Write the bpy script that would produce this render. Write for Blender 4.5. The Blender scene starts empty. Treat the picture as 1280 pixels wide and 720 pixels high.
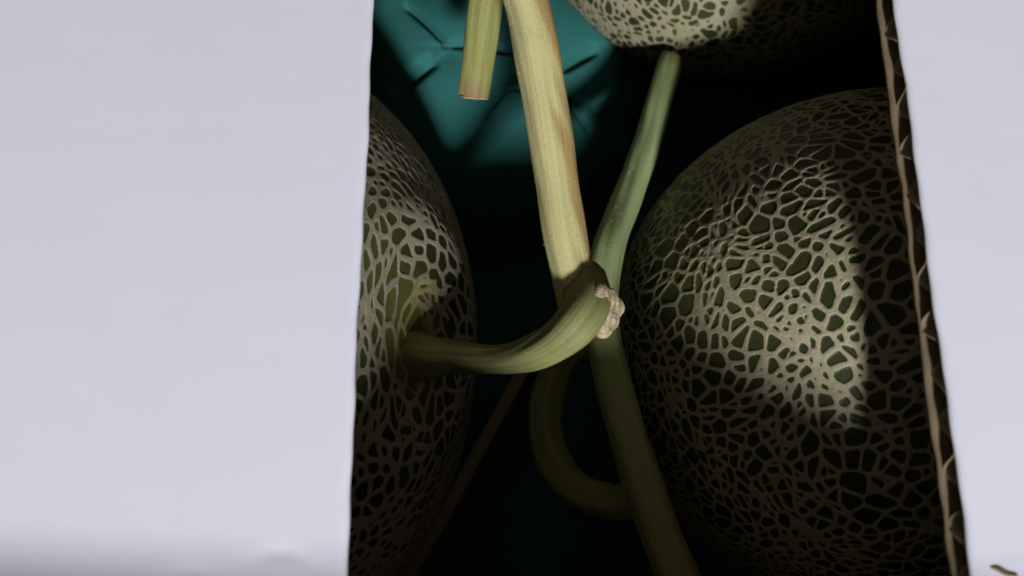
import bpy, bmesh, math, random
import numpy as np
from mathutils import Vector, Matrix

scene = bpy.context.scene
col = scene.collection
R = math.radians
random.seed(7)

# ------------------------------------------------------------------ camera
cam_d = bpy.data.cameras.new('camera')
cam = bpy.data.objects.new('camera', cam_d)
col.objects.link(cam)
cam.location = (0, 0, 0.15)
cam.rotation_euler = (R(15), 0, 0)
cam_d.sensor_width = 36
cam_d.lens = 29.53
cam_d.clip_start = 0.005
cam_d.clip_end = 50
cam_d.dof.use_dof = True
cam_d.dof.focus_distance = 0.198
cam_d.dof.aperture_fstop = 13
scene.camera = cam

# ------------------------------------------------------------------ light
world = bpy.data.worlds.new('World')
scene.world = world
world.use_nodes = True
bg = world.node_tree.nodes['Background']
bg.inputs[0].default_value = (1.0, 0.87, 0.72, 1)
bg.inputs[1].default_value = 0.074

LDIR = Vector((-0.15, 1.27, -1.0)).normalized()        # the way the light travels
ld = bpy.data.lights.new('lamp', 'AREA')
ld.shape = 'DISK'
ld.size = 0.155
ld.energy = 30.5
ld.color = (1.0, 0.995, 0.985)
lamp = bpy.data.objects.new('lamp', ld)
col.objects.link(lamp)
lamp.location = Vector((0.03, 0.05, -0.03)) - LDIR * 1.6
lamp.rotation_euler = LDIR.to_track_quat('-Z', 'Y').to_euler()

scene.view_settings.view_transform = 'Standard'
scene.view_settings.look = 'None'
scene.view_settings.exposure = 0
scene.view_settings.gamma = 1
scene.view_settings.use_curve_mapping = False


# ------------------------------------------------------------------ helpers
def mesh_obj(name, verts, faces, mat=None, parent=None, smooth=True, attrs=None):
    me = bpy.data.meshes.new(name)
    verts = np.asarray(verts, dtype=np.float32)
    if isinstance(faces, np.ndarray):
        nf, k = faces.shape
        me.vertices.add(len(verts)); me.vertices.foreach_set('co', verts.ravel())
        me.loops.add(nf * k); me.loops.foreach_set('vertex_index', faces.astype(np.int32).ravel())
        me.polygons.add(nf)
        me.polygons.foreach_set('loop_start', np.arange(0, nf * k, k, dtype=np.int32))
        me.update(calc_edges=True)
    else:
        me.from_pydata([tuple(map(float, v)) for v in verts], [], faces)
        me.update()
    if smooth:
        me.polygons.foreach_set('use_smooth', np.ones(len(me.polygons), dtype=bool))
    for an, (typ, data) in (attrs or {}).items():
        a = me.attributes.new(an, typ, 'POINT')
        key = 'value' if typ == 'FLOAT' else 'vector'
        a.data.foreach_set(key, np.asarray(data, dtype=np.float32).ravel())
    if mat: me.materials.append(mat)
    o = bpy.data.objects.new(name, me)
    col.objects.link(o)
    if parent: o.parent = parent
    return o


def empty(name, loc, label=None, cat=None, group=None):
    o = bpy.data.objects.new(name, None)
    o.empty_display_size = 0.01
    col.objects.link(o)
    o.location = loc
    if label: o['label'] = label
    if cat: o['category'] = cat
    if group: o['group'] = group
    return o


def keep(child, parent):
    """parent a mesh built in world coordinates (parents have only a location)."""
    child.parent = parent
    p = parent; off = Vector((0, 0, 0))
    while p:
        off += p.location; p = p.parent
    child.location = child.location - off
    return child


class NT:
    def __init__(self, name):
        self.m = bpy.data.materials.new(name)
        self.m.use_nodes = True
        self.t = self.m.node_tree
        self.b = self.t.nodes['Principled BSDF']

    def n(self, typ, **kw):
        nd = self.t.nodes.new(typ)
        for k, v in kw.items():
            if k.startswith('i_'):
                key = k[2:]
                key = int(key) if key.isdigit() else key.replace('_', ' ')
                nd.inputs[key].default_value = v
            else:
                setattr(nd, k, v)
        return nd

    def l(self, a, ao, b, bi):
        self.t.links.new(a.outputs[ao], b.inputs[bi])

    def ramp(self, src, so, stops):
        r = self.n('ShaderNodeValToRGB')
        el = r.color_ramp.elements
        while len(el) < len(stops): el.new(0.5)
        for e, (p, c) in zip(el, stops):
            e.position = p; e.color = (*c, 1) if len(c) == 3 else c
        self.l(src, so, r, 0)
        return r

    def mix(self, fac, a, b, blend='MIX'):
        m = self.n('ShaderNodeMix', data_type='RGBA', blend_type=blend)
        for sock, idx in ((fac, 0), (a, 6), (b, 7)):
            if isinstance(sock, tuple) and hasattr(sock[0], 'outputs'):
                self.t.links.new(sock[0].outputs[sock[1]], m.inputs[idx])
            else:
                m.inputs[idx].default_value = sock if idx == 0 else (*sock, 1)
        return m

    def bump(self, src, so, strength, dist):
        b = self.n('ShaderNodeBump')
        b.inputs['Strength'].default_value = strength
        b.inputs['Distance'].default_value = dist
        self.l(src, so, b, 'Height')
        self.l(b, 0, self.b, 'Normal')
        return b

    def noise(self, scale, detail=4, rough=0.55, vec=None):
        nz = self.n('ShaderNodeTexNoise')
        nz.inputs['Scale'].default_value = scale
        nz.inputs['Detail'].default_value = detail
        nz.inputs['Roughness'].default_value = rough
        if vec is None:
            g = self.n('ShaderNodeNewGeometry'); vec = (g, 'Position')
        self.t.links.new(vec[0].outputs[vec[1]], nz.inputs['Vector'])
        return nz


# ------------------------------------------------------------------ materials
def mat_card(name, c0, c1, rough=0.85, fibre=1.0):
    k = NT(name)
    nz = k.noise(60, 6, 0.6)
    fine = k.noise(1800, 3, 0.6)
    m = k.mix((nz, 0), c0, c1)
    m2 = k.mix(0.25 * fibre, (m, 2), (fine, 1), 'OVERLAY')
    k.l(m2, 2, k.b, 'Base Color')
    k.b.inputs['Roughness'].default_value = rough
    k.b.inputs['Specular IOR Level'].default_value = 0.25
    k.bump(fine, 0, 0.18 * fibre, 0.0003)
    return k.m


M_WHITE = mat_card('white_board', (0.735, 0.742, 0.875), (0.785, 0.785, 0.905), 0.6, 0.3)
M_KRAFT = mat_card('kraft_board', (0.175, 0.132, 0.078), (0.235, 0.18, 0.11), 0.9)
M_FLUTE = mat_card('kraft_fluting', (0.28, 0.225, 0.15), (0.37, 0.30, 0.20), 0.9)
M_TABLE = mat_card('table_laminate', (0.16, 0.13, 0.10), (0.22, 0.18, 0.14), 0.6)


def mat_rind(name, net_a, net_b, skin_a, skin_b):
    k = NT(name)
    at = k.n('ShaderNodeAttribute', attribute_name='net')
    var = k.n('ShaderNodeAttribute', attribute_name='cell_tone')
    pos = k.n('ShaderNodeTexCoord')
    big = k.noise(28, 4, 0.6, (pos, 'Object'))
    fine = k.noise(1500, 4, 0.65, (pos, 'Object'))
    br = k.ramp(big, 0, [(0.36, (0, 0, 0)), (0.66, (1, 1, 1))])
    net = k.mix((br, 0), net_a, net_b)
    net2 = k.mix(0.55, (net, 2), (fine, 1), 'OVERLAY')
    sk = k.mix((var, 'Fac'), skin_a, skin_b)
    sk2 = k.mix(0.3, (sk, 2), (fine, 1), 'OVERLAY')
    fac = k.ramp(at, 'Fac', [(0.28, (0, 0, 0)), (0.62, (1, 1, 1))])
    c = k.mix((fac, 0), (sk2, 2), (net2, 2))
    vn = k.n('ShaderNodeAttribute', attribute_name='vein')
    c = k.mix((vn, 'Fac'), (c, 2), (0.42, 0.37, 0.16))
    k.l(c, 2, k.b, 'Base Color')
    rr = k.n('ShaderNodeMapRange', i_3=0.42, i_4=0.8)
    k.l(fac, 0, rr, 0)
    k.l(rr, 0, k.b, 'Roughness')
    k.b.inputs['Specular IOR Level'].default_value = 0.32
    k.bump(fine, 0, 0.35, 0.0003)
    return k.m


M_RIND_W = mat_rind('netted_rind_warm', (0.32, 0.30, 0.19), (0.39, 0.35, 0.235), (0.030, 0.037, 0.013), (0.13, 0.135, 0.045))
M_RIND_G = mat_rind('netted_rind_grey', (0.27, 0.25, 0.18), (0.34, 0.31, 0.235), (0.028, 0.031, 0.011), (0.15, 0.155, 0.045))


def mat_stem(name, base, edge, blotch, top=None, streak=0.5):
    """st attribute = (angle 0..1, length in metres, along 0..1)"""
    k = NT(name)
    at = k.n('ShaderNodeAttribute', attribute_name='st')
    mp = k.n('ShaderNodeMapping')
    mp.inputs['Scale'].default_value = (16, 7, 16)
    k.l(at, 'Vector', mp, 0)
    st = k.noise(2.2, 5, 0.6, (mp, 0))
    pos = k.n('ShaderNodeTexCoord')
    bl = k.noise(160, 5, 0.65, (pos, 'Object'))
    fine = k.noise(1400, 3, 0.6, (pos, 'Object'))
    sr = k.ramp(st, 0, [(0.35, (0, 0, 0)), (0.7, (1, 1, 1))])
    c1 = k.mix((sr, 0), base, edge)
    br = k.ramp(bl, 0, [(0.56, (0, 0, 0)), (0.72, (1, 1, 1))])
    mlt = k.n('ShaderNodeMath', operation='MULTIPLY', i_1=streak)
    k.l(br, 0, mlt, 0)
    c2 = k.mix((mlt, 0), (c1, 2), blotch)
    br2 = k.n('ShaderNodeAttribute', attribute_name='brown')
    c3 = k.mix((br2, 'Fac'), (c2, 2), blotch)
    c4 = k.mix(0.16, (c3, 2), (fine, 1), 'OVERLAY')
    k.l(c4, 2, k.b, 'Base Color')
    k.b.inputs['Roughness'].default_value = 0.6
    k.b.inputs['Specular IOR Level'].default_value = 0.3
    k.b.inputs['Subsurface Weight'].default_value = 0.12
    k.b.inputs['Subsurface Radius'].default_value = (0.002, 0.002, 0.0007)
    k.b.inputs['Subsurface Scale'].default_value = 0.5
    hm = k.n('ShaderNodeMath', operation='MULTIPLY_ADD', i_1=0.5)
    k.l(fine, 0, hm, 0); k.l(st, 0, hm, 2)
    k.bump(hm, 0, 0.4, 0.0006)
    return k.m


M_PALE = mat_stem('dry_pale_stem', (0.53, 0.49, 0.20), (0.66, 0.63, 0.35), (0.38, 0.24, 0.085), streak=0.2)
M_OLIVE = mat_stem('olive_stem', (0.20, 0.21, 0.07), (0.26, 0.28, 0.12), (0.12, 0.09, 0.03), streak=0.35)
M_GREEN = mat_stem('fresh_green_stem', (0.36, 0.48, 0.20), (0.46, 0.56, 0.29), (0.20, 0.15, 0.045), streak=0.2)
M_STUB = mat_stem('yellow_green_stem', (0.24, 0.26, 0.075), (0.36, 0.36, 0.13), (0.28, 0.20, 0.09), streak=0.35)


def mat_simple(name, a, b, scale, rough=0.8, bump=0.5, bd=0.0006):
    k = NT(name)
    nz = k.noise(scale, 5, 0.65)
    r = k.ramp(nz, 0, [(0.35, (0, 0, 0)), (0.65, (1, 1, 1))])
    c = k.mix((r, 0), a, b)
    k.l(c, 2, k.b, 'Base Color')
    k.b.inputs['Roughness'].default_value = rough
    k.b.inputs['Specular IOR Level'].default_value = 0.3
    k.bump(nz, 0, bump, bd)
    return k.m


M_SCAB = mat_simple('corky_cut', (0.30, 0.22, 0.11), (0.62, 0.55, 0.38), 700, 0.9, 0.9, 0.001)
M_CUT = mat_simple('cut_face', (0.30, 0.20, 0.08), (0.58, 0.50, 0.28), 900, 0.8, 0.6)
M_HAIR = mat_simple('stem_hair', (0.65, 0.62, 0.42), (0.75, 0.72, 0.55), 300, 0.6, 0)
M_VEIN = mat_simple('tan_vein', (0.42, 0.36, 0.17), (0.52, 0.46, 0.24), 500, 0.7, 0.3)
M_TWIG = mat_simple('brown_scrap', (0.14, 0.085, 0.045), (0.22, 0.14, 0.08), 900, 0.9)


def mat_foam():
    k = NT('teal_foam')
    big = k.noise(35, 3, 0.5)
    fine = k.noise(1300, 3, 0.6)
    c = k.mix((big, 0), (0.026, 0.135, 0.128), (0.034, 0.165, 0.155))
    c2 = k.mix(0.2, (c, 2), (fine, 1), 'OVERLAY')
    k.l(c2, 2, k.b, 'Base Color')
    k.b.inputs['Roughness'].default_value = 0.9
    k.b.inputs['Specular IOR Level'].default_value = 0.12
    k.bump(fine, 0, 0.2, 0.0004)
    return k.m


M_FOAM = mat_foam()


# ------------------------------------------------------------------ the table and the box
def box_verts(x0, x1, y0, y1, z0, z1):
    v = [(x, y, z) for z in (z0, z1) for y in (y0, y1) for x in (x0, x1)]
    f = [(0, 2, 3, 1), (4, 5, 7, 6), (0, 1, 5, 4), (2, 6, 7, 3), (0, 4, 6, 2), (1, 3, 7, 5)]
    return v, f


def bevel_box(name, dims, mat, parent, bev=0.0006):
    v, f = box_verts(*dims)
    o = mesh_obj(name, v, f, mat, None, smooth=False)
    bm = bmesh.new(); bm.from_mesh(o.data)
    bmesh.ops.bevel(bm, geom=bm.edges[:], offset=bev, segments=2, affect='EDGES')
    bm.to_mesh(o.data); bm.free()
    if parent: keep(o, parent)
    return o


BX0, BX1, BY0, BY1 = -0.152, 0.185, -0.045, 0.296      # inner faces of the box
ZF = -0.170                                            # inner face of the box floor
ZH = -0.004                                            # fold line of the flaps
T = 0.005                                              # board thickness

table = bevel_box('table_top', (-0.5, 0.5, -0.4, 0.6, ZF - T - 0.0305, ZF - T - 0.0005), M_TABLE, None, 0.002)
table['kind'] = 'structure'

crate = empty('cardboard_box', (0.0165, 0.1255, ZF - T),
              'white-topped corrugated cardboard box with its flaps open around the melons', 'box')
bevel_box('floor_panel', (BX0, BX1, BY0, BY1, ZF - T, ZF), M_KRAFT, crate)
bevel_box('wall', (BX0 - T, BX0 - 0.0002, BY0 - T, BY1 + T, ZF - T, ZH - 0.004), M_KRAFT, crate)
bevel_box('wall', (BX1 + 0.0002, BX1 + T, BY0 - T, BY1 + T, ZF - T, ZH - 0.004), M_KRAFT, crate)
bevel_box('wall', (BX0, BX1, BY0 - T, BY0 - 0.0002, ZF - T, ZH - 0.004), M_KRAFT, crate)
bevel_box('wall', (BX0, BX1, BY1 + 0.0002, BY1 + T, ZF - T, ZH - 0.004), M_KRAFT, crate)


def flap(edge_x, edge_z, hinge_x, y0, y1, pitch, dents, wav, seed, proud):
    """long flap of corrugated board. The cut edge lies at edge_x; s runs from the
    hinge (0) to the cut edge (1). Flutes run from hinge to edge."""
    rng = random.Random(seed)
    root = None
    hz = ZH
    sgn = 1 if edge_x > hinge_x else -1
    L = math.hypot(edge_x - hinge_x, edge_z - hz)
    ang = math.atan2(edge_z - hz, abs(edge_x - hinge_x))
    ca, sa = math.cos(ang), math.sin(ang)
    ph = [rng.uniform(0, 6.28) for _ in range(8)]

    def edge_wob(y):
        return wav * (0.5 * math.sin(y * 95 + ph[0]) + 0.35 * math.sin(y * 240 + ph[1]) + 0.25 * math.sin(y * 610 + ph[2]))

    def place(a, y, h):          # a = distance from hinge, h = height over outer face
        return (hinge_x + sgn * (a * ca - h * sa), y, hz + a * sa + h * ca)

    # outer sheet (white) : dense grid with dents
    na, ny = 120, 330
    aa = np.concatenate([np.linspace(0, L - 0.006, na - 12), L - 0.006 + 0.006 * np.linspace(0.08, 1, 12)])
    yy = np.linspace(y0, y1, ny)
    top = []
    for a in aa:
        for y in yy:
            e = edge_wob(y) * (a / L) ** 8
            h = 0.000004 * math.sin(y * 700 + ph[3]) + 0.0002 * math.sin(y * 21 + ph[4]) * math.sin(a * 35 + ph[5])
            x, yv, z = place(a, y, 0)
            for (dx, dy, r0, r1, d, bend) in dents:
                u = x - dx; v = y - dy - bend * u * u
                if abs(u) < 3 * r0 and abs(v) < 3 * r1:
                    h -= d * math.exp(-(u / r0) ** 2 - (v / r1) ** 2)
            # the last millimetre of the sheet rolls over a little at the cut
            q = max(0.0, (a - (L - 0.0014)) / 0.0014)
            top.append(place(a + e, y, h - 0.0005 * q * q))
    nA = len(aa)
    bot = [(p[0] + sgn * 0.00035 * sa, p[1], p[2] - 0.00035 * ca) for p in top]
    V = top + bot
    F = []
    o2 = nA * ny
    for i in range(nA - 1):
        for j in range(ny - 1):
            a_, b_, c_, d_ = i * ny + j, i * ny + j + 1, (i + 1) * ny + j + 1, (i + 1) * ny + j
            q = (a_, b_, c_, d_) if sgn < 0 else (d_, c_, b_, a_)
            F.append(q); F.append(tuple(o2 + k for k in reversed(q)))
    for j in range(ny - 1):
        for i in (0, nA - 1):
            a_, b_ = i * ny + j, i * ny + j + 1
            F.append((a_, b_, o2 + b_, o2 + a_))
    for i in range(nA - 1):
        for j in (0, ny - 1):
            a_, b_ = i * ny + j, (i + 1) * ny + j
            F.append((a_, b_, o2 + b_, o2 + a_))
    outer = mesh_obj('flap', V, F, M_WHITE)
    bm = bmesh.new(); bm.from_mesh(outer.data)
    bmesh.ops.recalc_face_normals(bm, faces=bm.faces[:])
    bm.to_mesh(outer.data); bm.free()
    keep(outer, crate)

    # fluted medium
    nyf = int((y1 - y0) / pitch * 20)
    ys = np.linspace(y0 + 0.0003, y1 - 0.0003, nyf)
    amp = (T - 0.0014) / 2
    rows = [0.0, L * 0.5, L - 0.012, L - 0.005, L - 0.002, L - 0.0003]
    V, F = [], []
    th = 0.0004
    for r_, a in enumerate(rows):
        crush = max(0, (a - (L - 0.006)) / 0.006)
        for y in ys:
            p = 2 * math.pi * y / pitch
            wv = math.sin(p + 0.55 * math.sin(p + 0.9)) + crush * 0.16 * math.sin(y * 311 + ph[6])
            wv = max(-1, min(1, wv * 1.12))
            hc = -0.0006 - amp + amp * wv * 0.97
            e = edge_wob(y) * (a / L) ** 8 + proud * (a / L) ** 8 * (min(1, max(0, -hc / T)) if proud > 0 else 1) + crush * (0.0006 * math.sin(y * 530 + ph[7]) - 0.0004)
            V.append(place(a + e, y + crush * 0.0006 * math.cos(p), hc + th / 2))
            V.append(place(a + e, y + crush * 0.0006 * math.cos(p), hc - th / 2))
    for i in range(len(rows) - 1):
        for j in range(nyf - 1):
            b0, b1 = (i * nyf + j) * 2, (i * nyf + j + 1) * 2
            c0, c1 = ((i + 1) * nyf + j) * 2, ((i + 1) * nyf + j + 1) * 2
            F.append((b0, b1, c1, c0)); F.append((b0 + 1, c0 + 1, c1 + 1, b1 + 1))
            if i == len(rows) - 2: F.append((c0, c1, c1 + 1, c0 + 1))
    fl = mesh_obj('fluting', V, F, M_FLUTE)
    keep(fl, outer)

    # inner sheet (kraft)
    V, F = [], []
    nyi = 160
    ysi = np.linspace(y0, y1, nyi)
    rows = [0.0, L * 0.5, L - 0.004, L - 0.001, L]
    for a in rows:
        for y in ysi:
            p = 2 * math.pi * y / pitch
            e = edge_wob(y + 0.02) * (a / L) ** 8 + (proud if a >= L - 0.004 else 0)
            w = 0.0002 * math.sin(p + 2.2) * (a / L) ** 3
            V.append(place(a + e, y, -T + 0.0008 + w)); V.append(place(a + e, y, -T + w))
    for i in range(len(rows) - 1):
        for j in range(nyi - 1):
            b0, b1 = (i * nyi + j) * 2, (i * nyi + j + 1) * 2
            c0, c1 = ((i + 1) * nyi + j) * 2, ((i + 1) * nyi + j + 1) * 2
            F.append((b0, b1, c1, c0)); F.append((b0 + 1, c0 + 1, c1 + 1, b1 + 1))
            if i == len(rows) - 2: F.append((c0, c1, c1 + 1, c0 + 1))
    il = mesh_obj('inner_sheet', V, F, M_KRAFT)
    keep(il, outer)
    return outer


# dents: x, y, half length, half width, depth, bend
lf = flap(-0.0282, 0.0, BX0 - 0.003, BY0 - T + 0.002, BY1 + T, 0.0088,
          [(-0.0395, -0.0066, 0.0042, 0.0010, 0.00028, -60), (-0.0545, -0.0100, 0.0040, 0.0010, 0.00030, -40),
           (-0.047, -0.0128, 0.006, 0.0016, 0.0002, 10)], 0.00028, 3, -0.0016)
lf['label'] = 'smooth-edged white flap lying over the melon with the pale T stem'
rf = flap(0.0770, 0.0018, BX1 + 0.003, BY0 - T + 0.002, BY1 + T, 0.0088,
          [(0.090, -0.0105, 0.006, 0.0014, 0.0005, -20)], 0.0003, 5, 0.0012)
rf['label'] = 'white flap whose torn cut edge shows brown corrugation'


def end_flap(y_h, y_t, z_t):
    d = Vector((0, y_t - y_h, z_t - ZH)); n = Vector((1, 0, 0)).cross(d).normalized() * (T / 2)
    V = []
    for x in (BX0 + 0.002, BX1 - 0.002):
        for (b, s) in ((0, 1), (0, -1), (1, -1), (1, 1)):
            V.append(Vector((x, y_h, ZH)) + d * b + n * s)
    F = [(0, 1, 2, 3), (7, 6, 5, 4), (0, 4, 5, 1), (1, 5, 6, 2), (2, 6, 7, 3), (3, 7, 4, 0)]
    o = mesh_obj('end_flap', V, F, M_KRAFT, smooth=False)
    bm = bmesh.new(); bm.from_mesh(o.data)
    bmesh.ops.recalc_face_normals(bm, faces=bm.faces[:])
    bmesh.ops.bevel(bm, geom=bm.edges[:], offset=0.0007, segments=2, affect='EDGES')
    bm.to_mesh(o.data); bm.free()
    keep(o, crate)


end_flap(BY0 - 0.004, -0.0880, 0.0585)       # stands up and leans out, shading the near end of the box
end_flap(BY1 + 0.004, BY1 + 0.07, -0.055)    # hangs down outside

# low board between the melons
def divider():
    pts = [(0.0075, 0.0520), (0.0006, 0.0390), (-0.0101, 0.0199), (-0.0199, 0.0017), (-0.0352, -0.0241), (-0.042, -0.036)]
    V, F = [], []
    P = [Vector((x, y, 0)) for x, y in pts]
    for i, p in enumerate(P):
        t_ = (P[min(i + 1, len(P) - 1)] - P[max(i - 1, 0)]).normalized()
        n_ = Vector((-t_.y, t_.x, 0)) * 0.0022
        for s in (-1, 1):
            for z in (-0.1632, -0.1205, -0.1195):
                k_ = 1.0 if z < -0.12 else 0.75
                V.append((p.x + n_.x * s * k_, p.y + n_.y * s * k_, z))
    for i in range(len(P) - 1):
        a = i * 6; b = a + 6
        F += [(a, b, b + 1, a + 1), (a + 1, b + 1, b + 2, a + 2), (a + 2, b + 2, b + 5, a + 5),
              (a + 5, b + 5, b + 4, a + 4), (a + 4, b + 4, b + 3, a + 3), (a + 3, b + 3, b, a)]
    F += [(0, 1, 2, 5, 4, 3), tuple(reversed([len(V) - 6 + k for k in (0, 1, 2, 5, 4, 3)]))]
    o = mesh_obj('cardboard_divider', V, F, M_FLUTE, smooth=False)
    o['label'] = 'low brown cardboard strip standing on the teal foam between the melons'
    o['category'] = 'divider'


divider()


# ------------------------------------------------------------------ teal foam
def foam():
    bevel = bevel_box('foam_sheet', (BX0 + 0.001, BX1 - 0.001, BY0 + 0.001, BY1 - 0.001, ZF + 0.0003, -0.1642), M_FOAM, None, 0.001)
    bevel['label'] = 'flat teal foam sheet lining the floor of the cardboard box'
    bevel['category'] = 'foam sheet'
    # a puffed foam pad with star-like slits, on the sheet
    N = 220
    cx, cy, rx, ry = -0.012, 0.160, 0.072, 0.066
    g = np.linspace(-1, 1, N)
    U, W = np.meshgrid(g, g)
    # square -> disc
    X = U * np.sqrt(1 - W * W / 2); Y = W * np.sqrt(1 - U * U / 2)
    rr = np.hypot(X, Y); th = np.arctan2(Y, X)
    px = cx + rx * X * (1 + 0.04 * np.sin(3 * th + 1) + 0.03 * np.sin(5 * th))
    py = cy + ry * Y * (1 + 0.04 * np.sin(3 * th + 1) + 0.03 * np.sin(5 * th))
    h = 0.060 * np.clip(1 - rr ** 2.6, 0, 1) ** 0.62
    h += 0.0022 * np.sin(px * 120 + 1) * np.sin(py * 105 + 0.4) * (1 - rr)
    slits = [((-0.0375, 0.1720), (-0.0215, 0.1535), 0.0042, 0.0009), ((-0.0215, 0.1545), (0.0035, 0.1525), 0.0055, 0.0011),
             ((0.0165, 0.1480), (0.0300, 0.1580), 0.0065, 0.0016), ((-0.0105, 0.1290), (-0.0020, 0.1395), 0.0026, 0.0007),
             ((-0.0020, 0.1395), (0.0055, 0.1400), 0.0018, 0.0008), ((-0.0400, 0.1395), (-0.0260, 0.1500), 0.0060, 0.0022),
             ((0.0190, 0.1395), (0.0275, 0.1305), 0.0034, 0.0008), ((0.0280, 0.1410), (0.0420, 0.1330), 0.0050, 0.0035)]
    for (a, b, dep, wd) in slits:
        a = np.array(a); b = np.array(b); d = b - a; L = np.hypot(*d)
        t_ = ((px - a[0]) * d[0] + (py - a[1]) * d[1]) / L ** 2
        tc = np.clip(t_, 0, 1)
        qx = px - (a[0] + tc * d[0]); qy = py - (a[1] + tc * d[1])
        side = ((px - a[0]) * d[1] - (py - a[1]) * d[0]) / L
        dist = np.hypot(qx, qy)
        taper = np.sin(np.pi * np.clip(t_, 0, 1)) ** 0.5
        h -= dep * taper * np.exp(-(dist / wd) ** 2)
        # one lip stands a little proud, the foam sinks softly towards the slit
        h -= 0.0013 * np.exp(-(dist / 0.008) ** 2) * (0.4 + 0.6 * (side > 0))
    Z = -0.1641 + np.maximum(h, 0)
    # the pad gives way under the melons
    for (mc, ms) in (((-0.077, 0.0465, -0.092), (0.066, 0.090, 0.072)), ((0.1035, 0.046, -0.090), (0.074, 0.074, 0.074)), ((0.0765, 0.216, -0.092), (0.072, 0.072, 0.072))):
        q = 1 - ((px - mc[0]) / ms[0]) ** 2 - ((py - mc[1]) / ms[1]) ** 2
        under = mc[2] - ms[2] * np.sqrt(np.clip(q, 0, 1)) - 0.0012
        Z = np.where(q > 0, np.minimum(Z, np.maximum(under, -0.1641)), Z)
    V = np.stack([px, py, Z], -1).reshape(-1, 3)
    i, j = np.meshgrid(np.arange(N - 1), np.arange(N - 1), indexing='ij')
    F = np.stack([i * N + j, i * N + j + 1, (i + 1) * N + j + 1, (i + 1) * N + j], -1).reshape(-1, 4)
    o = mesh_obj('foam_pad', V, F, M_FOAM)
    o['label'] = 'puffy teal foam pad with star-like slits under the cut stems'
    o['category'] = 'foam pad'


foam()


# ------------------------------------------------------------------ melons
def basis(d):
    d = np.array(d, float); d /= np.linalg.norm(d)
    a = np.array([0, 0, 1.0]) if abs(d[2]) < 0.9 else np.array([1.0, 0, 0])
    e1 = np.cross(a, d); e1 /= np.linalg.norm(e1)
    return e1, np.cross(d, e1), d


def net_segments(rng, spacing, stem, power, split):
    """Net of cells over the unit sphere (dual of a hull over jittered points), some
    cells crossed by a thin rung. Round the stem the cells are drawn out ring-wise."""
    n = int(4 * math.pi / spacing ** 2)
    i = np.arange(n) + 0.5
    z = 1 - 2 * i / n; ph = math.pi * (1 + 5 ** 0.5) * i
    P = np.stack([np.sqrt(1 - z * z) * np.cos(ph), np.sqrt(1 - z * z) * np.sin(ph), z], -1)
    P += rng.normal(size=P.shape) * spacing * 0.25
    P /= np.linalg.norm(P, axis=1, keepdims=True)
    Q, _ = np.linalg.qr(rng.normal(size=(3, 3)))
    P = P @ Q
    bm = bmesh.new()
    for p in P: bm.verts.new(p)
    bmesh.ops.convex_hull(bm, input=bm.verts[:], use_existing_faces=False)
    bm.verts.ensure_lookup_table(); bm.faces.ensure_lookup_table(); bm.faces.index_update()
    cc = []
    for f in bm.faces:
        v = [np.array(q.co) for q in f.verts[:3]]
        nn = np.cross(v[1] - v[0], v[2] - v[0]); nn /= np.linalg.norm(nn) + 1e-12
        cc.append(nn if nn @ v[0] > 0 else -nn)
    segs = []
    for e in bm.edges:
        if len(e.link_faces) == 2:
            segs.append((cc[e.link_faces[0].index], cc[e.link_faces[1].index], 0, rng.uniform(0.82, 1.2)))
    for v in bm.verts:
        if len(v.link_faces) < 4 or rng.random() > split: continue
        c = np.array(v.co)
        C = np.array([cc[f.index] for f in v.link_faces])
        e1, e2, _ = basis(c)
        u = (C - c) @ e1; w = (C - c) @ e2
        o = np.argsort(np.arctan2(w, u)); C = C[o]; u = u[o]; w = w[o]
        tt = np.arange(12) * math.pi / 12
        ex = np.outer(np.cos(tt), u) + np.outer(np.sin(tt), w)
        a = tt[int(np.argmax(ex.max(1) - ex.min(1)))] + rng.normal(0, 0.15)
        pr = u * math.cos(a) + w * math.sin(a)
        nrung = 1 if rng.random() < 0.8 else 2
        for q in range(nrung):
            off = (pr.min() + pr.max()) / 2 + (pr.max() - pr.min()) * (rng.uniform(-0.12, 0.12) if nrung == 1 else (-0.17, 0.17)[q])
            cut = []
            for k in range(len(C)):
                k2 = (k + 1) % len(C)
                if (pr[k] > off) != (pr[k2] > off):
                    t_ = (off - pr[k]) / (pr[k2] - pr[k]); p = C[k] + t_ * (C[k2] - C[k])
                    cut.append(p / np.linalg.norm(p))
            if len(cut) == 2: segs.append((cut[0], cut[1], 1, rng.uniform(0.7, 1.15)))
    bm.free()
    t0 = 1.15
    out = []

    def pull(p):
        c = max(-1.0, min(1.0, float(p @ stem))); th = math.acos(c)
        if th >= t0 or th < 1e-6: return p
        t2 = t0 * (th / t0) ** power
        side = p - c * stem; side /= np.linalg.norm(side)
        return math.cos(t2) * stem + math.sin(t2) * side
    for a, b, l, w in segs: out.append((pull(a), pull(b), l, w))
    return out


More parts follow.
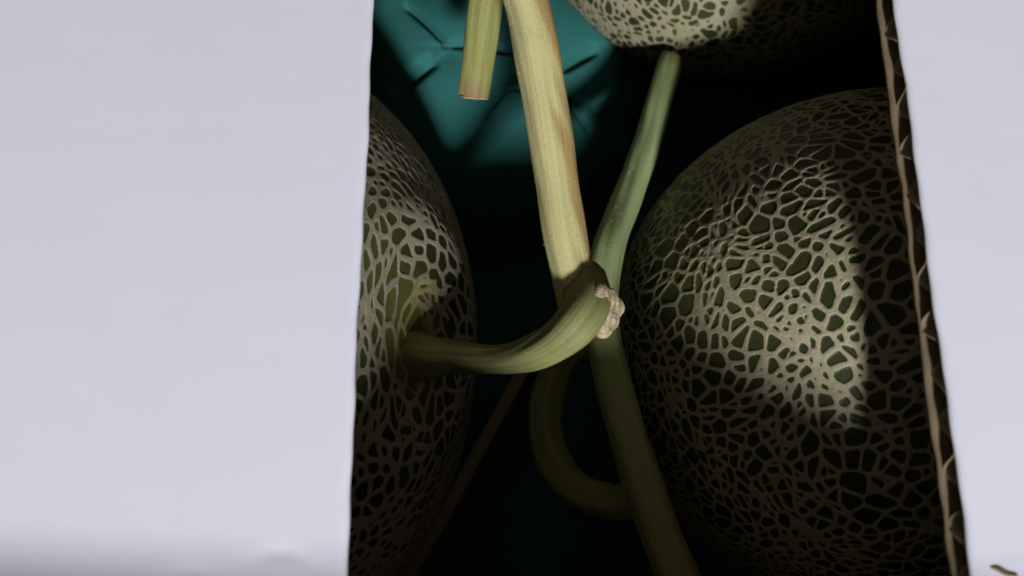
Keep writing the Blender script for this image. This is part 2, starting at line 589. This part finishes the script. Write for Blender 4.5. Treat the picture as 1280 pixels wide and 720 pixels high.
def make_rind(seed, centre, semi, pole, stem, area, wid, anis, clear, N, mat, parent, extra=None, collar=0.0, height=0.00033):
    rng = np.random.default_rng(seed)
    rad = float(np.mean(semi))
    E1, E2, D = basis(pole)
    stem = np.array(stem, float); stem /= np.linalg.norm(stem)
    tmax = math.radians(106)
    g = np.linspace(-1, 1, N)
    A, B = np.meshgrid(g, g, indexing='ij')
    big = np.abs(A) > np.abs(B)
    with np.errstate(divide='ignore', invalid='ignore'):
        rho = np.where(big, A, B)
        phi = np.where(big, (math.pi / 4) * (B / A), math.pi / 2 - (math.pi / 4) * (A / B))
    phi = np.nan_to_num(phi, nan=0.0)
    X = rho * np.cos(phi); Y = rho * np.sin(phi)
    r = np.clip(np.hypot(X, Y), 0, 1)
    th = 2 * np.arcsin(r * math.sin(tmax / 2))
    with np.errstate(divide='ignore', invalid='ignore'):
        cx = np.where(r > 1e-9, X / r, 1.0); cy = np.where(r > 1e-9, Y / r, 0.0)
    U = (np.sin(th) * cx)[..., None] * E1 + (np.sin(th) * cy)[..., None] * E2 + np.cos(th)[..., None] * D
    cell = math.sqrt(4 * math.pi * math.sin(tmax / 2) ** 2) / N            # radians per grid step

    def to_grid(q):
        z = max(-1.0, min(1.0, q @ D)); t_ = math.acos(z)
        rr = math.sin(t_ / 2) / math.sin(tmax / 2)
        f = math.atan2(q @ E2, q @ E1)
        if f < -math.pi / 4: f += 2 * math.pi
        if f < math.pi / 4: a = rr; b = f * a / (math.pi / 4)
        elif f < 3 * math.pi / 4: b = rr; a = -(f - math.pi / 2) * b / (math.pi / 4)
        elif f < 5 * math.pi / 4: a = -rr; b = (f - math.pi) * a / (math.pi / 4)
        else: b = -rr; a = -(f - 3 * math.pi / 2) * b / (math.pi / 4)
        return (a + 1) / 2 * (N - 1), (b + 1) / 2 * (N - 1), rr

    segs = net_segments(rng, area[0] / rad, stem, anis, area[1])
    # soft wander of the cracks
    K = rng.normal(size=(14, 3)) * np.concatenate([np.full(5, 9.0), np.full(9, 26.0)])[:, None]
    PH = rng.uniform(0, 6.28, (14, 3))
    AM = np.concatenate([np.full(5, 0.010), np.full(9, 0.0034)])[:, None]

    def warp(p):
        s = np.sin(p @ K.T)[..., None] * 0
        ph = (p @ K.T)[..., None] + PH
        q = p + (np.sin(ph) * AM).sum(-2)
        return q / np.linalg.norm(q, axis=-1, keepdims=True)

    dn = np.full((N, N), 9.0, dtype=np.float32)
    wmax_steps = int(2.4 * wid[1] / rad / cell) + 3

    dv = np.full((N, N), 9.0, dtype=np.float32)

    def stamp(a, b, w, dn=dn):
        m = (a + b) / 2; m /= np.linalg.norm(m)
        gi, gj, rr = to_grid(m)
        if rr > 1.0: return
        k = wmax_steps + int(np.linalg.norm(b - a) / 2 / cell) + 1
        i0, i1 = max(0, int(gi) - k), min(N, int(gi) + k + 2)
        j0, j1 = max(0, int(gj) - k), min(N, int(gj) + k + 2)
        if i0 >= i1 or j0 >= j1: return
        sub = U[i0:i1, j0:j1]
        ab = b - a; q = sub - a
        t_ = np.clip((q @ ab) / max(ab @ ab, 1e-12), 0, 1)
        dd = np.sqrt((((q - t_[..., None] * ab)) ** 2).sum(-1)) * rad / w
        np.minimum(dn[i0:i1, j0:j1], dd, out=dn[i0:i1, j0:j1])

    for (a, b, lev, wj) in segs:
        ca = math.acos(max(-1, min(1, stem @ ((a + b) / 2 / np.linalg.norm((a + b) / 2)))))
        if ca < clear: continue
        L = np.linalg.norm(b - a)
        n = max(2, int(L * rad / 0.0011) + 1)
        t_ = np.linspace(0, 1, n)[:, None]
        pts = warp(a * (1 - t_) + b * t_)
        base = wid[0 if lev else 1] * wj * (1 + 0.14 * math.sin(pts[0] @ K[0] * 0.8 + 1.3) * math.sin(pts[0] @ K[1] * 0.8))
        wob = 1 + 0.22 * np.sin(np.arange(n) * 0.9 + rng.uniform(0, 6))
        for q in range(n - 1):
            stamp(pts[q], pts[q + 1], base * wob[q])
    if extra:
        for (pl, w) in extra:
            for q in range(len(pl) - 1):
                a = np.array(pl[q]); b = np.array(pl[q + 1])
                stamp(a / np.linalg.norm(a), b / np.linalg.norm(b), w * 1.15, dv)
        dn = np.minimum(dn, dv)

    f = np.clip((1.18 - dn) / 0.55, 0, 1); f = f * f * (3 - 2 * f)
    f0 = np.clip((0.95 - dn) / 0.5, 0, 1)
    for _ in range(4):
        p = np.pad(f, 1, mode='edge')
        f = (p[1:-1, 1:-1] * 2 + p[:-2, 1:-1] + p[2:, 1:-1] + p[1:-1, :-2] + p[1:-1, 2:]) / 6
    f = np.clip((f - 0.22) / 0.5, 0, 1); f = f * f * (3 - 2 * f)
    f = np.maximum(f, f0)
    groove = 1 - 0.3 * np.clip(1 - dn / 0.6, 0, 1)
    vn = np.clip((1.3 - dv) / 0.5, 0, 1)
    # rind between lines: low swelling, tone patches
    K2 = rng.normal(size=(10, 3)) * 7; P2 = rng.uniform(0, 6.28, 10)
    tone = np.sin(U @ K2.T + P2).sum(-1) / 5.5
    tone = np.clip(0.16 + 0.36 * tone, 0, 0.55)
    K3 = rng.normal(size=(8, 3)) * 2.3; P3 = rng.uniform(0, 6.28, 8)
    lump = np.sin(U @ K3.T + P3).sum(-1) * 0.00035
    K4 = rng.normal(size=(10, 3)) * 60; P4 = rng.uniform(0, 6.28, 10)
    hv = 1 + 0.12 * np.sin(U @ K4.T + P4).sum(-1) / 2
    sa = np.arccos(np.clip(U @ stem, -1, 1))
    tone = np.clip(tone + collar * np.exp(-(sa / 0.17) ** 4), 0, 1)
    lump = lump + collar * (0.0022 * np.exp(-((sa - 0.34) / 0.11) ** 2) - 0.0030 * np.exp(-(sa / 0.17) ** 2))

    semi = np.array(semi); centre = np.array(centre)

    def surf(Uv, h):
        base = Uv * semi
        nrm = Uv / semi; nrm /= np.linalg.norm(nrm, axis=-1, keepdims=True)
        return base + nrm * h[..., None]

    V = surf(U, lump + f * height * hv * groove).reshape(-1, 3)
    i, j = np.meshgrid(np.arange(N - 1), np.arange(N - 1), indexing='ij')
    F = np.stack([i * N + j, i * N + j + 1, (i + 1) * N + j + 1, (i + 1) * N + j], -1).reshape(-1, 4)
    # far side: rings down to the antipode
    ring = np.concatenate([np.arange(0, N - 1) * N, (N - 1) * N + np.arange(0, N - 1),
                           np.arange(N - 1, 0, -1) * N + N - 1, np.arange(N - 1, 0, -1)])
    Ur = U.reshape(-1, 3)[ring]
    m = len(ring)
    pe = Ur - (Ur @ D)[:, None] * D; pe /= np.linalg.norm(pe, axis=1, keepdims=True)
    allV = [V]; prev = ring; cnt = len(V); FF = [F]
    nr = 7
    for q in range(1, nr + 1):
        t_ = tmax + (math.pi - tmax) * q / nr * 0.985
        Uq = math.sin(t_) * pe + math.cos(t_) * D
        allV.append(surf(Uq, np.zeros(m)))
        cur = np.arange(cnt, cnt + m); cnt += m
        FF.append(np.stack([prev, np.roll(prev, -1), np.roll(cur, -1), cur], -1))
        prev = cur
    V = np.concatenate(allV); F = np.concatenate(FF)
    pad = len(V) - N * N
    net = np.concatenate([f.ravel(), np.full(pad, 0.8)])
    tn = np.concatenate([tone.ravel(), np.full(pad, 0.3)])
    # orient outward
    a, b, c, _ = V[F[0]]
    if np.dot(np.cross(b - a, c - a), a) < 0: F = F[:, ::-1].copy()
    a, b, c, _ = V[F[-1]]
    nF = (N - 1) ** 2
    if np.dot(np.cross(b - a, c - a), a) < 0: F[nF:] = F[nF:, ::-1].copy()
    o = mesh_obj('rind', V, F, mat, None, True, {'net': ('FLOAT', net), 'cell_tone': ('FLOAT', tn), 'vein': ('FLOAT', np.concatenate([vn.ravel(), np.zeros(pad)]))})
    o.location = tuple(centre)
    keep(o, parent)
    return o


# ------------------------------------------------------------------ stems
def spline(pts, n):
    P = [np.array(p, float) for p in pts]
    P = [2 * P[0] - P[1]] + P + [2 * P[-1] - P[-2]]
    out = []
    m = len(P) - 3
    for k in range(m):
        p0, p1, p2, p3 = P[k:k + 4]
        for t_ in np.linspace(0, 1, n, endpoint=(k == m - 1)):
            out.append(0.5 * (2 * p1 + (p2 - p0) * t_ + (2 * p0 - 5 * p1 + 4 * p2 - p3) * t_ ** 2 + (3 * p1 - p0 - 3 * p2 + p3) * t_ ** 3))
    return np.array(out)


def frames(C):
    T_ = np.gradient(C, axis=0); T_ /= np.linalg.norm(T_, axis=1, keepdims=True)
    ref = np.array([0, 0, 1.0])
    if abs(T_[0] @ ref) > 0.95: ref = np.array([1.0, 0, 0])
    n0 = ref - (ref @ T_[0]) * T_[0]; n0 /= np.linalg.norm(n0)
    Ns = [n0]
    for k in range(1, len(C)):
        n_ = Ns[-1] - (Ns[-1] @ T_[k]) * T_[k]
        Ns.append(n_ / np.linalg.norm(n_))
    Ns = np.array(Ns)
    return T_, Ns, np.cross(T_, Ns)


def stem(name, pts, radii, mat, parent, seed=0, ridges=5, ridge=0.06, n=14, brown_side=None, brown_ends=(0, 0), cap=(True, True), seg=40, twist=0.0):
    rng = np.random.default_rng(seed)
    C = spline(pts, n)
    rs = np.interp(np.linspace(0, len(radii) - 1, len(C)), np.arange(len(radii)), radii)
    T_, Nn, Bn = frames(C)
    Ls = np.concatenate([[0], np.cumsum(np.linalg.norm(np.diff(C, axis=0), axis=1))])
    ang = np.linspace(0, 2 * math.pi, seg, endpoint=False)
    p1, p2, p3 = rng.uniform(0, 6.28, 3)
    V, ST, BR = [], [], []
    for k in range(len(C)):
        tw = twist * Ls[k]
        rr = rs[k] * (1 + ridge * np.cos(ridges * (ang + tw) + p1) + 0.035 * np.sin(2 * ang + p2 + Ls[k] * 60)
                      + 0.018 * np.sin(ang * 9 + Ls[k] * 210 + p3) + 0.02 * math.sin(Ls[k] * 300 + p2))
        V.append(C[k] + rr[:, None] * (np.cos(ang)[:, None] * Nn[k] + np.sin(ang)[:, None] * Bn[k]))
        ST.append(np.stack([np.cos(ang) * 0.35, Ls[k] * np.ones(seg), np.sin(ang) * 0.35], -1))
        b = np.zeros(seg)
        if brown_side is not None:
            side = np.cos(ang - brown_side)
            b += np.clip((side - 0.55 + 0.22 * np.sin(Ls[k] * 170 + ang * 3) + 0.14 * np.sin(Ls[k] * 420 + ang * 7)) * 2.4, 0, 0.85)
        e0 = Ls[k]; e1 = Ls[-1] - Ls[k]
        jag = 0.0012 * np.sin(ang * 3 + p1) + 0.0008 * np.sin(ang * 7 + p2)
        if brown_ends[0]: b += np.clip(1 - (e0 + jag) / brown_ends[0], 0, 1)
        if brown_ends[1]: b += np.clip(1 - (e1 + jag) / brown_ends[1], 0, 1)
        BR.append(np.clip(b, 0, 1))
    V = np.concatenate(V); ST = np.concatenate(ST); BR = np.concatenate(BR)
    F = []
    m = len(C)
    for k in range(m - 1):
        for j in range(seg):
            a, b = k * seg + j, k * seg + (j + 1) % seg
            F.append((a, b, b + seg, a + seg))
    F.append(tuple(range(seg - 1, -1, -1)))
    F.append(tuple((m - 1) * seg + j for j in range(seg)))
    o = mesh_obj(name, V, F, mat, None, True, {'st': ('FLOAT_VECTOR', ST), 'brown': ('FLOAT', BR)})
    keep(o, parent)
    return o, (C, rs, T_, Nn, Bn)


def hairs(parent, path, count, seed, lo=0.0, hi=1.0, length=0.0006):
    rng = random.Random(seed)
    C, rs, T_, Nn, Bn = path
    V, F = [], []
    for _ in range(count):
        k = int((lo + (hi - lo) * rng.random()) * (len(C) - 1))
        a = rng.uniform(0, 6.283)
        d = math.cos(a) * Nn[k] + math.sin(a) * Bn[k]
        p = C[k] + (T_[k] * rng.uniform(-0.5, 0.5) * 0.002) + d * rs[k] * 0.97
        d2 = d + T_[k] * rng.uniform(-0.5, 0.5); d2 /= np.linalg.norm(d2)
        s = np.cross(d2, T_[k]); s /= np.linalg.norm(s); u = np.cross(d2, s)
        w = 0.00007; L = length * rng.uniform(0.6, 1.4)
        b = len(V)
        V += [p + s * w, p - s * w * 0.5 + u * w * 0.86, p - s * w * 0.5 - u * w * 0.86, p + d2 * L]
        F += [(b, b + 1, b + 3), (b + 1, b + 2, b + 3), (b + 2, b, b + 3)]
    o = mesh_obj('hair', V, F, M_HAIR, None, False)
    o['kind'] = 'stuff'
    keep(o, parent)


def scab(name, loc, nrm, rad, thick, mat, parent, seed, squash=1.0):
    """rough corky or cut end, a lumpy low disc"""
    rng = np.random.default_rng(seed)
    e1, e2, d = basis(nrm)
    nr, ns = 14, 40
    V = [np.array(loc) + d * thick]; F = []
    K = rng.normal(size=(9, 2)) * 900; P = rng.uniform(0, 6.28, 9)
    for i in range(1, nr + 1):
        t_ = i / nr
        for j in range(ns):
            a = 2 * math.pi * j / ns
            rr = rad * (1 + 0.09 * math.sin(3 * a + P[0]) + 0.06 * math.sin(7 * a + P[1])) * math.sin(t_ * math.pi / 2) ** 0.7
            u, v = rr * math.cos(a), rr * math.sin(a) * squash
            lump = float(np.sin(K @ np.array([u, v]) + P).sum()) / 9
            h = thick * (math.cos(t_ * math.pi / 2) ** 0.5) + thick * 0.75 * lump * (1 - 0.6 * t_)
            V.append(np.array(loc) + u * e1 + v * e2 + d * h)
    for j in range(ns): F.append((0, 1 + j, 1 + (j + 1) % ns))
    for i in range(nr - 1):
        for j in range(ns):
            a, b = 1 + i * ns + j, 1 + i * ns + (j + 1) % ns
            F.append((a, a + ns, b + ns, b))
    b0 = len(V); V.append(np.array(loc) - d * thick * 0.6)
    for j in range(ns): F.append((b0, 1 + (nr - 1) * ns + (j + 1) % ns, 1 + (nr - 1) * ns + j))
    o = mesh_obj(name, V, F, mat)
    keep(o, parent)
    return o


GROUP = 'netted melons packed in the box'

# --- melon with the pale T-shaped stem (half under the smooth-edged flap)
LC = np.array((-0.077, 0.0465, -0.092)); LS = np.array((0.066, 0.090, 0.072))
base_pt = np.array((-0.0224, 0.0427, -0.0517))
stem_dir = (base_pt - LC) / LS
melon_a = empty('netted_melon', (LC[0], LC[1], LC[2] - LS[2]),
                'netted melon half under the smooth-edged white flap, carrying the pale T-shaped stem', 'melon', GROUP)
# tan veins running from the netting onto the green collar of the stem
VEINS = [([(-0.0228, 0.0529, -0.0513), (-0.0221, 0.0513, -0.0523), (-0.0231, 0.0468, -0.0504), (-0.0242, 0.0437, -0.0488)], 0.00046),
         ([(-0.0221, 0.0517, -0.0523), (-0.0200, 0.0499, -0.0559), (-0.0190, 0.0472, -0.0576), (-0.0186, 0.0441, -0.0584)], 0.00038),
         ([(-0.0242, 0.0437, -0.0488), (-0.0232, 0.0409, -0.0506), (-0.0216, 0.0390, -0.0533), (-0.0194, 0.0388, -0.0573)], 0.00046),
         ([(-0.0252, 0.0445, -0.0474), (-0.0258, 0.0416, -0.0467), (-0.0262, 0.0385, -0.0464)], 0.00062),
         ([(-0.0191, 0.0562, -0.0583), (-0.0183, 0.0523, -0.0594), (-0.0165, 0.0490, -0.0634)], 0.00048),
         ([(-0.0246, 0.0357, -0.0491), (-0.0221, 0.0386, -0.0525)], 0.00030),
         ([(-0.0221, 0.0532, -0.0524), (-0.0208, 0.0547, -0.0548), (-0.0192, 0.0548, -0.0578)], 0.00042),
         ([(-0.0252, 0.0445, -0.0474), (-0.0247, 0.0483, -0.0482), (-0.0230, 0.0526, -0.0510)], 0.00048),
         ([(-0.0228, 0.0529, -0.0513), (-0.0219, 0.0561, -0.0532), (-0.0193, 0.0575, -0.0581)], 0.00042),
         ([(-0.0265, 0.0277, -0.0482), (-0.0246, 0.0253, -0.0517), (-0.0229, 0.0265, -0.0540), (-0.0207, 0.0308, -0.0565)], 0.00045),
         ([(-0.0246, 0.0253, -0.0517), (-0.0240, 0.0208, -0.0544), (-0.0223, 0.0201, -0.0576)], 0.00040),
         ([(-0.0242, 0.0437, -0.0488), (-0.0252, 0.0445, -0.0474)], 0.00045)]
EXTRA = [(((spline(pl, 7) - LC) / LS), w) for pl, w in VEINS]
make_rind(11, LC, LS, (0.62, -0.05, 0.78), stem_dir, (0.0031, 0.25), (0.00040, 0.00058), 0.72, 0.085, 640, M_RIND_G, melon_a, EXTRA, 1.0)

pa, path = stem('peduncle', [(-0.0381, 0.0436, -0.0820), (-0.0314, 0.0407, -0.0700), (-0.0235, 0.0375, -0.0560), (-0.0135, 0.0365, -0.0505), (-0.0053, 0.0348, -0.0445), (0.0018, 0.0339, -0.0360), (0.0086, 0.0350, -0.0270), (0.0135, 0.0384, -0.0225), (0.0160, 0.0437, -0.0250), (0.0161, 0.0511, -0.0325)],
                [0.0125, 0.0115, 0.0066, 0.0038, 0.0033, 0.0034, 0.0041, 0.0049, 0.0051, 0.0050], M_OLIVE, melon_a, 1, 5, 0.045, brown_ends=(0.016, 0.012))
va, path = stem('vine_crossbar', [(0.0158, 0.0420, -0.0300), (0.0126, 0.0553, -0.0290), (0.0100, 0.0737, -0.0270), (0.0070, 0.0941, -0.0240), (0.0041, 0.1108, -0.0210), (0.0000, 0.1257, -0.0180), (-0.003, 0.138, -0.015)],
                [0.0050, 0.0048, 0.0048, 0.0049, 0.0050, 0.0051, 0.0051], M_PALE, melon_a, 2, 4, 0.05, brown_side=1.35)
hairs(va, path, 200, 6, 0.12, 0.95, 0.0005)
scab('cut_end', (0.0196, 0.0420, -0.0250), (0.74, -0.32, 0.58), 0.0054, 0.0019, M_SCAB, va, 3, 1.15)
scab('cut_end', (-0.003, 0.138, -0.015), (-0.2, 0.9, 0.2), 0.0044, 0.0006, M_CUT, va, 4)


# --- melon beside the torn corrugated edge
RC = np.array((0.1035, 0.046, -0.090)); RS = np.array((0.074, 0.074, 0.074))
melon_b = empty('netted_melon', (RC[0], RC[1], RC[2] - RS[2]),
                'coarsely netted green melon beneath the flap with the torn corrugated edge', 'melon', GROUP)
sd = np.array((0.0335, 0.0497, -0.0960)) - RC
make_rind(29, RC, RS, (-0.42, -0.06, 0.9), sd, (0.0039, 0.36), (0.00036, 0.00046), 0.88, 0.10, 680, M_RIND_W, melon_b)
vb, path = stem('vine_crossbar', [(0.0516, 0.1422, -0.0950), (0.0462, 0.1257, -0.0876), (0.0388, 0.1026, -0.0784), (0.0310, 0.0826, -0.0684), (0.0243, 0.0640, -0.0570), (0.0222, 0.0462, -0.0530), (0.0243, 0.0322, -0.0530), (0.0284, 0.0149, -0.0520), (0.0330, -0.0015, -0.0500), (0.0381, -0.0169, -0.0470), (0.042, -0.028, -0.044)],
                [0.0038, 0.0041, 0.0042, 0.0041, 0.0041, 0.0042, 0.0045, 0.0046, 0.0046, 0.0046, 0.0046], M_GREEN, melon_b, 8, 5, 0.05, brown_ends=(0.009, 0.105))
hairs(vb, path, 130, 7, 0.02, 0.5, 0.0004)
scab('cut_end', (0.0518, 0.1427, -0.0950), (0.25, 0.9, 0.3), 0.0036, 0.0005, M_CUT, vb, 9)
pb, path = stem('peduncle', [(0.0296, 0.0035, -0.0560), (0.0245, 0.0028, -0.0620), (0.0152, 0.0065, -0.0680), (0.0095, 0.0166, -0.0750), (0.0100, 0.0314, -0.0830), (0.0167, 0.0451, -0.0900), (0.0300, 0.0495, -0.0955), (0.036, 0.0495, -0.097)],
                [0.0040, 0.0042, 0.0045, 0.0045, 0.0043, 0.0043, 0.0055, 0.0085], M_OLIVE, melon_b, 12)

# --- melon at the far end with the blunt yellow-green stem stub
UC = np.array((0.0765, 0.216, -0.092)); US = np.array((0.072, 0.072, 0.072))
melon_c = empty('netted_melon', (UC[0], UC[1], UC[2] - US[2]),
                'finely netted greyish melon beside the puffy teal foam pad', 'melon', GROUP)
make_rind(43, UC, US, (-0.25, -0.62, 0.75), (-0.7, 0.5, 0.55), (0.0036, 0.30), (0.00036, 0.00045), 0.95, 0.10, 440, M_RIND_W, melon_c)
vc, path = stem('vine_crossbar', [(-0.0106, 0.1116, -0.0600), (-0.0086, 0.1211, -0.0520), (-0.0068, 0.1312, -0.0450), (-0.0037, 0.1431, -0.0390), (0.0000, 0.1628, -0.0340), (0.005, 0.185, -0.030)],
                [0.0042, 0.0043, 0.0044, 0.0044, 0.0043, 0.0042], M_STUB, melon_c, 14, 5, 0.06, brown_ends=(0.006, 0))
hairs(vc, path, 80, 9, 0.0, 0.6)
scab('cut_end', (-0.0107, 0.1112, -0.0603), (-0.12, -0.8, -0.55), 0.0040, 0.0006, M_CUT, vc, 15)
stem('peduncle', [(0.0015, 0.170, -0.0325), (0.006, 0.190, -0.034), (0.012, 0.214, -0.037), (0.0195, 0.236, -0.045), (0.0265, 0.2450, -0.0555), (0.030, 0.246, -0.060)],
     [0.0038, 0.0042, 0.0042, 0.0046, 0.0062, 0.009], M_STUB, melon_c, 16)

# --- a brown scrap lying on the white flap
C = spline([(0.0800, -0.0086, 0.0026), (0.0815, -0.0090, 0.0028), (0.0830, -0.0098, 0.0027), (0.0848, -0.0101, 0.0026)], 8)
T_, Nn, Bn = frames(C)
V, F = [], []
for k in range(len(C)):
    r = 0.00034 * (0.35 + math.sin(math.pi * (0.08 + 0.84 * k / (len(C) - 1))))
    for j in range(8):
        a = math.pi * j / 4
        V.append(C[k] + r * (math.cos(a) * Nn[k] * 0.6 + math.sin(a) * Bn[k]))
for k in range(len(C) - 1):
    for j in range(8):
        a, b = k * 8 + j, k * 8 + (j + 1) % 8
        F.append((a, b, b + 8, a + 8))
F.append(tuple(range(7, -1, -1))); F.append(tuple((len(C) - 1) * 8 + j for j in range(8)))
o = mesh_obj('plant_scrap', V, F, M_TWIG)
o.location.z = -0.0011
o['label'] = 'tiny dry brown plant scrap lying on the white flap'
o['category'] = 'scrap'
